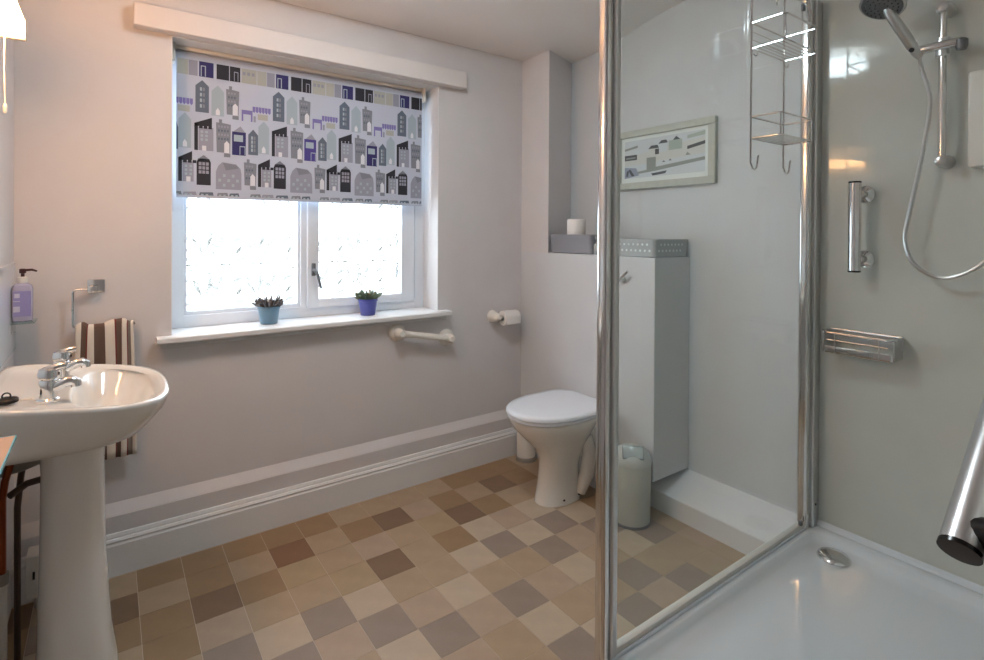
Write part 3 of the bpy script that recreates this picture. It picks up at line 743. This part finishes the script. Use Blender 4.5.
MB().lathe([(.012, 0), (.016, .004), (.016, .03), (.010, .036)], (1.935, 1.70, .05), 'z', 12).build('valve_body', 'pipe_brown', sv)
MB().lathe([(.010, 0), (.012, -.004), (.012, -.02)], (1.926, 1.695, .20), 'x', 12).build('valve_knob', 'black_rubber', sv)
so = thing('soil_pipe', (1.905, 2.30, 0), 'white waste pipe standing in the corner behind the toilet', 'pipe')
MB().lathe([(.052, .0005), (.052, .14), (.050, .145), (.050, .30), (.046, .305)], (1.898, 2.30, 0), 'z', 24).build('pipe', 'plastic_white', so)
MB().lathe([(.057, .0005), (.057, .02), (.053, .024)], (1.898, 2.30, 0), 'z', 24).build('floor_collar', 'pipe_grey', so)

# ------------------------------------------------------------------ bin
bn = thing('bathroom_bin', (1.874, 1.540, 0), 'pale grey swing-lid bathroom bin beside the cistern boxing', 'bin')
BX, BYc = 1.874, 1.540
MB().lathe([(.076, .0005), (.079, .004), (.082, .12), (.082, .262), (.080, .266)], (BX, BYc, 0), 'z', 32).build('bin_body', 'bin_body', bn)
MB().lathe([(.072, .001), (.0805, .001), (.0805, .012), (.076, .013)], (BX, BYc, 0), 'z', 32).build('base_ring', 'steel_grey', bn)
def hood(r, z, cut): return [(BX + r * math.cos(a), BYc + r * math.sin(a), z) for a in [2 * PI * k / 32 for k in range(32)]]
MB().loft([hood(.083, .264, 0), hood(.084, .270, 0), hood(.082, .282, 0), hood(.074, .305, 0), hood(.055, .322, 0), hood(.03, .330, 0)]).build('lid', 'bin_lid', bn, smooth=50)
nrm = Vector((-.62, -.62, .48)).normalized(); 
zx = Vector((0, 0, 1)).cross(nrm).normalized(); zy = nrm.cross(zx)
fc = Vector((BX, BYc, .264)) + nrm * .078
fm = Matrix(((zx.x, zy.x, nrm.x, fc.x), (zx.y, zy.y, nrm.y, fc.y), (zx.z, zy.z, nrm.z, fc.z), (0, 0, 0, 1))) @ Matrix.Translation((0, .022, 0))
MB().box(-.042, .042, -.022, .028, -.012, .004, bevel=.004, mtx=fm).build('swing_flap', 'bin_flap', bn)
MB().box(-.045, .045, -.025, .031, -.013, .0015, bevel=.003, mtx=fm).build('flap_rim', 'steel_grey', bn)

# ------------------------------------------------------------------ on the cistern ledge
LZ0 = 1.1585
def basket(name, x0, x1, y0, y1, h, mname, label, dots):
    t = thing(name, ((x0 + x1) / 2, (y0 + y1) / 2, LZ0), label, 'basket', 'storage baskets on the cistern ledge')
    mb = MB(); r = .018
    def rr(i, z): return [(px, py, LZ0 + z) for px, py in rrect(x0 + i, x1 - i, y0 + i, y1 - i, r)]
    mb.loft([rr(.008, .0005), rr(.003, .003), rr(0, h * .9), rr(-.002, h - .004), rr(-.001, h), rr(.003, h), rr(.004, h * .9), rr(.010, .006)])
    b_ = mb.build('basket_body', mname, t, smooth=50)
    if dots:
        for row, zz in enumerate((.030, .058)):
            n = int((y1 - y0 - .05) / .026)
            for k in range(n):
                MB().lathe([(.0052, 0), (.0052, -.0016)], (x0 - .0002 + .003 * (1 - zz / h), y0 + .03 + k * .026 + (.013 if row else 0), LZ0 + zz), 'x', 12).build('dot', 'dot_white', b_, smooth=0)
            n = int((x1 - x0 - .05) / .026)
            for k in range(n):
                MB().lathe([(.0052, 0), (.0052, -.0016)], (x0 + .03 + k * .026 + (.013 if row else 0), y0 - .0002 + .003 * (1 - zz / h), LZ0 + zz), 'y', 12).build('dot', 'dot_white', b_, smooth=0)
    return t
basket('storage_basket', XB + .004, 2.13, 1.880, 2.188, .100, 'basket_grey', 'plain grey storage basket with a toilet roll in it', False)
basket('storage_basket', XB + .004, XR - .006, YC + .004, 1.80, .082, 'basket_sage', 'sage grey basket with white dots on the cistern ledge', True)
for q, lab in enumerate(('lower white toilet roll inside the grey ledge basket', 'spare white toilet roll showing above the grey ledge basket')):
    RC2 = (2.015, 2.035, LZ0 + .0065 + q * .087)
    r2 = thing('toilet_roll', RC2, lab, 'toilet roll')
    mb = MB().lathe([(.018, 0), (.046, 0), (.048, .003), (.048, .083), (.046, .0865), (.018, .0865), (.018, 0)], RC2, 'z', 28, cap0=False, cap1=False)
    mb.build('paper', 'paper', r2)
    MB().lathe([(.0185, .001), (.0185, .0855)], RC2, 'z', 18, cap0=False, cap1=False).build('core', 'pipe_brown', r2)
dk = thing('glass_bottle', (1.99, 1.865, LZ0), 'small cut-glass bottle on the ledge between the two baskets', 'bottle')
MB().lathe([(.018, .0005), (.022, .004), (.024, .03), (.022, .052), (.010, .064), (.008, .074)], (1.99, 1.855, LZ0), 'z', 12).build('bottle_body', 'crystal', dk, smooth=20)
MB().lathe([(.014, .074), (.017, .080), (.017, .092), (.012, .098)], (1.99, 1.855, LZ0), 'z', 10).build('stopper', 'crystal', dk, smooth=20)

# ------------------------------------------------------------------ picture
PY0, PY1, PZ0_, PZ1_ = 1.354, 1.930, 1.494, 1.797
pc_ = thing('framed_picture', (XR, (PY0 + PY1) / 2, PZ0_), 'sage framed picture of seaside cottages and boats behind the shower glass', 'picture')
fwid = .034
def bar(y0, y1, z0, z1): return MB().box(XR - .024, XR, y0, y1, z0, z1, bevel=.003)
for a in ((PY0, PY1, PZ0_, PZ0_ + fwid), (PY0, PY1, PZ1_ - fwid, PZ1_), (PY0, PY0 + fwid, PZ0_ + fwid, PZ1_ - fwid), (PY1 - fwid, PY1, PZ0_ + fwid, PZ1_ - fwid)):
    bar(*a).build('frame_bar', 'frame_sage', pc_)
MB().box(XR - .010, XR - .001, PY0 + .03, PY1 - .03, PZ0_ + .03, PZ1_ - .03).build('mount', 'mount_card', pc_, smooth=0)
art = MB(); AM = ['pic_sky', 'pic_dark', 'pic_mid', 'pic_green', 'pic_blue', 'pic_sand']
ay1, ay0, az0, az1 = PY1 - .055, PY0 + .055, PZ0_ + .058, PZ1_ - .052
def artp(poly, m_, lay):   # u from the left of the picture, v upward, both 0..1
    art.face([art.bm.verts.new((XR - .0102 - .0003 * lay, ay1 - u * (ay1 - ay0), az0 + v * (az1 - az0))) for u, v in poly], m_)
def AR(u0, u1, v0, v1, m_, lay): artp([(u0, v0), (u1, v0), (u1, v1), (u0, v1)], m_, lay)
AR(0, 1, 0, 1, 0, 0)
artp([(0, .55), (.2, .62), (.45, .70), (.7, .78), (.9, .80), (1, .84), (1, .45), (.6, .40), (.3, .36), (0, .34)], 5, 1)
artp([(0, .80), (.18, .86), (.18, .80), (0, .74)], 2, 2); artp([(.8, .92), (1, .98), (1, .88), (.8, .84)], 3, 2)
AR(0, .17, .48, .62, 1, 3); AR(.02, .15, .52, .56, 2, 4)
artp([(.32, .72), (.36, .80), (.44, .80), (.46, .72)], 1, 3); AR(.33, .45, .56, .72, 5, 2)
artp([(.45, .82), (.49, .90), (.55, .90), (.57, .82)], 1, 3); AR(.46, .56, .60, .82, 0, 2)
artp([(.63, .86), (.67, .95), (.72, .86)], 1, 3); AR(.58, .74, .62, .86, 3, 2)
AR(.41, .46, .56, .70, 1, 4); artp([(.80, .66), (1, .74), (1, .66), (.80, .58)], 1, 3)
AR(.30, .42, .14, .50, 2, 3); artp([(.42, .24), (1, .36), (1, .28), (.42, .14)], 2, 3)
artp([(.5, .34), (.52, .38), (.54, .34)], 1, 4); artp([(.58, .36), (.6, .40), (.62, .36)], 1, 4)
artp([(0, .30), (.16, .26), (.2, .06), (0, 0)], 4, 2); artp([(.05, .22), (.08, .24), (.14, .06), (.10, .05)], 1, 4); artp([(.02, .05), (.05, .06), (.06, .2), (.03, .2)], 1, 4)
artp([(.18, .16), (.42, .22), (.42, .14), (.18, .10)], 2, 2); artp([(.36, .08), (.56, .12), (.54, .05), (.38, .02)], 1, 3)
artp([(.78, .44), (.80, .52), (.84, .44)], 2, 3)
art.build('print', AM, pc_, smooth=0)

# ------------------------------------------------------------------ shower: panel, tray, screen
TZ = .156
o = MB().box(XR - .006, XR, .12, .962, TZ - .02, 2.345).build('trim_6', 'shower_panel', smooth=0)
struct(o, 'glossy beige grey shower wall panel')
SX0, SX1, SY0, SY1 = 1.030, XR - .006, .121, .966
ty = thing('shower_tray', (1.6, .54, 0), 'large white shower tray with a chrome waste', 'shower tray')
mb = MB()
def trr(i, z, r): return [(a, b_, z) for a, b_ in rrect(SX0 + i, SX1 - i, SY0 + i, SY1 - i, r, 6)]
mb.loft([trr(0, .0005, .012), trr(0, TZ - .010, .012), trr(.003, TZ - .003, .012), trr(.010, TZ, .014), trr(.046, TZ, .03), trr(.054, TZ - .003, .034), trr(.062, TZ - .018, .04), trr(.075, TZ - .026, .05), trr(.14, TZ - .029, .06), trr(.34, TZ - .033, .06)])
mb.build('tray_body', 'acrylic', ty, smooth=50)
DX, DYc, DZ = 2.075, .812, TZ - .0275
MB().lathe([(.052, 0), (.052, .004), (.046, .012), (.028, .018), (.004, .020)], (DX, DYc, DZ), 'z', 32).build('waste_cover', 'chrome', ty)
# raised sealing strip against the wall
mb = MB(); mb.loft([[(XR - .0062, y, TZ + .0005), (XR - .022, y, TZ + .0005), (XR - .018, y, TZ + .010), (XR - .0062, y, TZ + .018)] for y in (.125, .925)])
mb.build('seal_strip', 'acrylic', ty, smooth=0)

sc = thing('shower_screen', (1.6, .945, TZ), 'clear glass shower screen between two chrome posts', 'shower screen')
STOP = 2.140; GY = .946
MB().box(1.062, 2.150, GY - .003, GY + .003, TZ + .018, STOP).build('glass_panel', 'screen_glass', sc, smooth=0)
mb = MB().box(1.062, 2.150, GY - .011, GY + .011, TZ + .0005, TZ + .022, bevel=.003)
mb.build('bottom_rail', 'plastic_white', sc)
MB().box(1.062, 2.150, GY - .017, GY - .012, TZ + .0005, TZ + .010, bevel=.002).build('sill_strip', 'acrylic', sc)
mb = MB().box(1.062, 2.150, GY - .010, GY + .010, STOP - .002, STOP + .018, bevel=.003); mb.build('top_rail', 'chrome_satin', sc)
# near post: two rounded profiles with a dark seal between
mb = MB().loft([[(x, y, z) for x, y in rrect(1.024, 1.051, GY - .018, GY + .018, .012, 5)] for z in (TZ + .0005, STOP + .02)])
mb.build('corner_post', 'chrome', sc)
MB().box(1.046, 1.060, GY - .004, GY + .010, TZ + .001, STOP + .018).build('door_seal', 'black_rubber', sc, smooth=0)
mb = MB().loft([[(x, y, z) for x, y in rrect(1.057, 1.084, GY - .016, GY + .016, .010, 5)] for z in (TZ + .0005, STOP + .02)])
mb.build('glazing_post', 'chrome_satin', sc)
# wall post
mb = MB().loft([[(x, y, z) for x, y in rrect(2.126, 2.160, GY - .018, GY + .018, .010, 5)] for z in (TZ + .0005, STOP + .02)])
mb.build('wall_post', 'chrome', sc)
MB().box(2.158, 2.170, GY - .008, GY + .012, TZ + .001, STOP + .015).build('door_seal', 'steel_grey', sc, smooth=0)
mb = MB().loft([[(x, y, z) for x, y in rrect(2.166, XR - .0062, GY - .026, GY + .018, .005, 4)] for z in (TZ + .0005, STOP + .01)])
mb.build('wall_channel', 'chrome_satin', sc)
MB().lathe([(.004, 0), (.004, -.003)], (2.185, GY - .0262, TZ + .085), 'y', 10).build('screw', 'black_rubber', sc)
MB().box(2.098, 2.112, GY - .016, GY - .003, TZ + .022, TZ + .040, bevel=.003).build('glass_clip', 'steel_grey', sc)
MB().box(2.080, 2.100, GY - .014, GY - .003, STOP - .045, STOP - .020, bevel=.004).build('glass_clip', 'steel_grey', sc)

# hanging wire caddy
cy = thing('shower_caddy', (1.84, GY - .006, 1.48), 'chrome wire caddy with two shelves and hooks, hanging on the glass screen', 'caddy')
KX0, KX1, KY1, KY0 = 1.728, 1.948, GY - .0095, .838
def wire(pts, r=.0021, nm='wire', closed=False, par=cy): return MB().tube(pts, r * 1.3, 6, closed=closed).build(nm, 'chrome', par)
for x in (KX0, KX1):
    hk = [(x, KY1, 1.505)] + [(x + .019 - .019 * math.cos(a), KY1 - .003, 1.505 - .022 * math.sin(a)) for a in [PI * k / 10 for k in range(1, 11)]] + [(x + .039, KY1 - .004, 1.520), (x + .041, KY1 - .005, 1.532)]
    wire([(x, GY + .018, STOP - .05), (x, GY + .018, STOP + .026), (x, GY, STOP + .034), (x, KY1 - .006, STOP + .024), (x, KY1 - .006, STOP), (x, KY1, STOP - .06)] + hk, .0024, 'hanging_wire')
def shelf_(zr, zb, ribs, y0, nm):
    rim = wire([(KX0, KY1, zr), (KX1, KY1, zr), (KX1, y0 + .01, zr), (KX1 - .01, y0, zr), (KX0 + .01, y0, zr), (KX0, y0 + .01, zr)], .0023, nm + '_rim', True)
    bs_ = wire([(KX0, KY1, zb), (KX1, KY1, zb), (KX1, y0 + .01, zb), (KX1 - .01, y0, zb), (KX0 + .01, y0, zb), (KX0, y0 + .01, zb)], .0021, nm + '_base', True)
    for k in range(1, ribs):
        y = y0 + (KY1 - y0) * k / ribs
        wire([(KX0, y, zb), (KX1, y, zb)], .0014, 'rib')
    for x, y in ((KX0 + .004, y0 + .003), (KX1 - .004, y0 + .003)): wire([(x, y, zb), (x, y, zr)], .0016, 'upright')
shelf_(1.966, 1.882, 7, KY0 - .012, 'upper_shelf')
shelf_(1.656, 1.585, 7, KY0, 'lower_shelf')
for z in (1.938, 1.912): wire([(KX0, KY1, z), (KX1, KY1, z)], .0014, 'rib')
for x in (KX0 + .012, KX1 + .002):
    wire([(x - .004, KY1 - .002, 1.866), (x + .004, KY1 - .006, 1.858), (x + .010, KY1 - .008, 1.862), (x + .010, KY1 - .008, 1.874)], .0014, 'small_hook')

# grab handle, soap basket
gh = thing('wall_grab_bar', (XR - .006, .79, 1.1), 'vertical chrome grab handle with black caps on the shower wall', 'grab handle')
HX, HY = 2.145, .783
MB().tube([(HX, HY, 1.140), (HX, HY, 1.450)], .0195, 20).build('handle_bar', 'chrome', gh)
for z0, z1 in ((1.134, 1.1405), (1.4495, 1.456)): MB().lathe([(.0185, z0), (.0198, z0 + .002), (.0198, z1)], (HX, HY, 0), 'z', 20).build('end_cap', 'black_gloss', gh)
for z in (1.180, 1.412):
    MB().lathe([(.030, 0), (.030, -.006), (.020, -.016), (.014, -.02), (.013, -.068)], (XR - .0061, HY - .010, z), 'x', 24).build('wall_mount', 'chrome', gh)
sb = thing('soap_basket', (XR - .06, .79, .83), 'chrome wire soap basket below the grab handle', 'soap basket')
sy0, sy1, sx0, sx1 = .655, .880, XR - .095, XR - .0075
zt, zb_ = .915, .838
def sbw(pts, r, nm, closed=False): return MB().tube(pts, r, 8, closed=closed).build(nm, 'chrome', sb)
sbw([(sx1 - .003, sy0, zt), (sx1 - .003, sy1, zt), (sx0 + .02, sy1, zt), (sx0, sy1 - .02, zt - .003), (sx0, sy0 + .02, zt - .003), (sx0 + .02, sy0, zt)], .0045, 'top_rim', True)
mb = MB(); mb.loft([[(sx1 - .002, y, z0) , (sx1 - .005, y, z0), (sx1 - .005, y, z1), (sx1 - .002, y, z1)] for y, z0, z1 in ((sy0, zb_ + .03, zt - .003), (sy1, zb_ + .03, zt - .003))]); mb.build('back_plate', 'chrome_satin', sb, smooth=0)
for y in (sy0 + .004, sy1 - .004):
    mb = MB().box(sx0 + .006, sx1 - .003, y - .0015, y + .0015, zb_ + .002, zt - .004, bevel=.001); mb.build('end_plate', 'chrome', sb)
mb = MB().box(sx0 + .002, sx0 + .005, sy0 + .012, sy1 - .012, zb_, zb_ + .026, bevel=.001); mb.build('front_plate', 'chrome', sb)
sbw([(sx0, sy0 + .02, zb_ + .048), (sx0, sy1 - .02, zb_ + .048)], .0025, 'front_wire')
mb = MB().box(sx0 + .004, sx1 - .003, sy0 + .006, sy1 - .006, zb_, zb_ + .003); mb.build('base_plate', 'chrome_satin', sb, smooth=0)
for y in (sy0 + .045, sy1 - .045): sbw([(sx0 + .001, y, zb_ + .003), (sx0 + .001, y, zt - .003)], .0022, 'front_post')

# riser rail, hand shower, hose, electric unit
rr_ = thing('riser_rail', (XR - .006, .545, 1.5), 'chrome shower riser rail on the glossy wall', 'shower rail')
RX, RYc = 2.158, .545
MB().tube([(RX, RYc, 1.500), (RX, RYc, 2.000)], .0105, 16).build('rail_tube', 'chrome', rr_)
for z in (1.505, 1.992):
    MB().lathe([(.022, 0), (.022, -.030), (.018, -.060), (.016, -.072), (.010, -.076)], (XR - .0061, RYc, z), 'x', 20).build('end_bracket', 'chrome_satin', rr_)
sl = MB().tube([(RX - .016, .612, 1.868), (RX - .016, .600, 1.868), (RX - .016, .495, 1.868), (RX - .016, .490, 1.868)], [.012, .0145, .0145, .012], 16).build('slider_bar', 'chrome', rr_)
MB().lathe([(.020, -.028), (.020, .028)], (RX, RYc, 1.866), 'z', 18).build('slider_clamp', 'chrome_satin', rr_)
MB().lathe([(.012, .0), (.016, .01), (.016, .03), (.012, .034)], (RX - .018, .495, 1.842), 'z', 14).build('clamp_knob', 'steel_grey', sl)
hs = thing('hand_shower', (2.13, .61, 1.86), 'grey chrome hand shower clipped on the riser rail', 'shower head')
P0, P1 = Vector((2.135, .606, 1.858)), Vector((2.052, .655, 1.985))
HDN = Vector((-.46, .12, -.88)).normalized()
HC = Vector((2.030, .668, 2.012))
MB().tube([P0 + (P0 - P1) * .10, P0, P0.lerp(P1, .2), P0.lerp(P1, .6), P1, HC + HDN * -.02], [.010, .013, .016, .0165, .015, .016], 16).build('handle', 'chrome_satin', hs)
zx = Vector((0, 1, 0)).cross(HDN).normalized(); zy = HDN.cross(zx)
hm = Matrix(((zx.x, zy.x, HDN.x, HC.x), (zx.y, zy.y, HDN.y, HC.y), (zx.z, zy.z, HDN.z, HC.z), (0, 0, 0, 1)))
mb = MB().lathe([(.02, -.036), (.045, -.030), (.062, -.014), (.065, 0), (.063, .006)], n=32); bmesh.ops.transform(mb.bm, matrix=hm, verts=mb.bm.verts); mb.build('head_shell', 'chrome_satin', hs)
mb = MB().lathe([(.058, .0062), (.056, .010), (.01, .012)], n=32); bmesh.ops.transform(mb.bm, matrix=hm, verts=mb.bm.verts); fp = mb.build('spray_face', 'steel_grey', hs)
mb = MB()
for ringr, n in ((.018, 8), (.032, 14), (.046, 20)):
    for k in range(n):
        a = 2 * PI * k / n; mb.lathe([(.0022, .0095), (.0016, .0135)], (ringr * math.cos(a), ringr * math.sin(a), 0), 'z', 6)
bmesh.ops.transform(mb.bm, matrix=hm, verts=mb.bm.verts); mb.build('nozzles', 'black_rubber', fp)
MB().lathe([(.006, 0), (.0075, .002), (.0075, .006)], tuple(P0.lerp(P1, .12) + Vector((-.022, 0, -.008))), 'x', 10).build('button', 'black_rubber', hs)
hp = [Vector(p) for p in ((2.143, .602, 1.842), (2.146, .594, 1.80), (2.150, .574, 1.703), (2.150, .590, 1.55), (2.150, .627, 1.334), (2.150, .637, 1.251), (2.150, .609, 1.169), (2.150, .531, 1.132), (2.150, .439, 1.187), (2.150, .395, 1.30), (2.155, .385, 1.40), (2.16, .38, 1.470))]
def catm(P, n=8):
    out = []
    for i in range(len(P) - 1):
        a, b_, c, d = P[max(i - 1, 0)], P[i], P[i + 1], P[min(i + 2, len(P) - 1)]
        for k in range(n):
            t = k / n; out.append(.5 * ((2 * b_) + (c - a) * t + (2 * a - 5 * b_ + 4 * c - d) * t * t + (3 * b_ - a - 3 * c + d) * t ** 3))
    return out + [P[-1]]
hq = catm(hp, 24); rads = [.0066 if (k // 1) % 2 else .0058 for k in range(len(hq))]
tag(MB().tube(hq, rads, 10).build('shower_hose', 'chrome_satin'), 'looping flexible chrome shower hose', 'hose')
eu = thing('electric_shower', (2.17, .37, 1.48), 'white electric shower unit at the right edge of the wall', 'shower unit')
MB().box(2.132, XR - .0062, .275, .478, 1.475, 1.768, bevel=.012, seg=3).build('casing', 'plastic_white', eu)
MB().lathe([(.034, 0), (.034, -.012), (.028, -.018)], (2.1325, .375, 1.56), 'x', 24).build('dial', 'chrome_satin', eu)
MB().lathe([(.028, 0), (.028, -.010), (.022, -.014)], (2.1325, .375, 1.68), 'x', 24).build('dial', 'plastic_white', eu)

# inclined grab rail on the shower end wall, cut by the right edge of the frame
ir = thing('inclined_grab_rail', (.9, .12, .95), 'chrome inclined grab rail with a black end cap near the camera', 'grab rail')
E0, E1 = Vector((.846, .192, .884)), Vector((1.030, .188, 1.030))
ax = (E1 - E0).normalized()
MB().tube([E0, E1, E0 + ax * .42], .0215, 24).build('rail', 'chrome_satin', ir)
MB().tube([E0 - ax * .003, E0 + ax * .003], .0222, 24).build('end_cap', 'black_gloss', ir)
MB().tube([E0 + ax * .42, E0 + ax * .426], .0222, 24).build('end_cap', 'black_gloss', ir)
for k in (.030, .375):
    q = E0 + ax * k
    MB().tube([q, Vector((q.x, .14, q.z)), Vector((q.x, .128, q.z)), Vector((q.x, .1205, q.z))], [.020, .024, .032, .032], 20).build('wall_mount', 'black_gloss', ir)
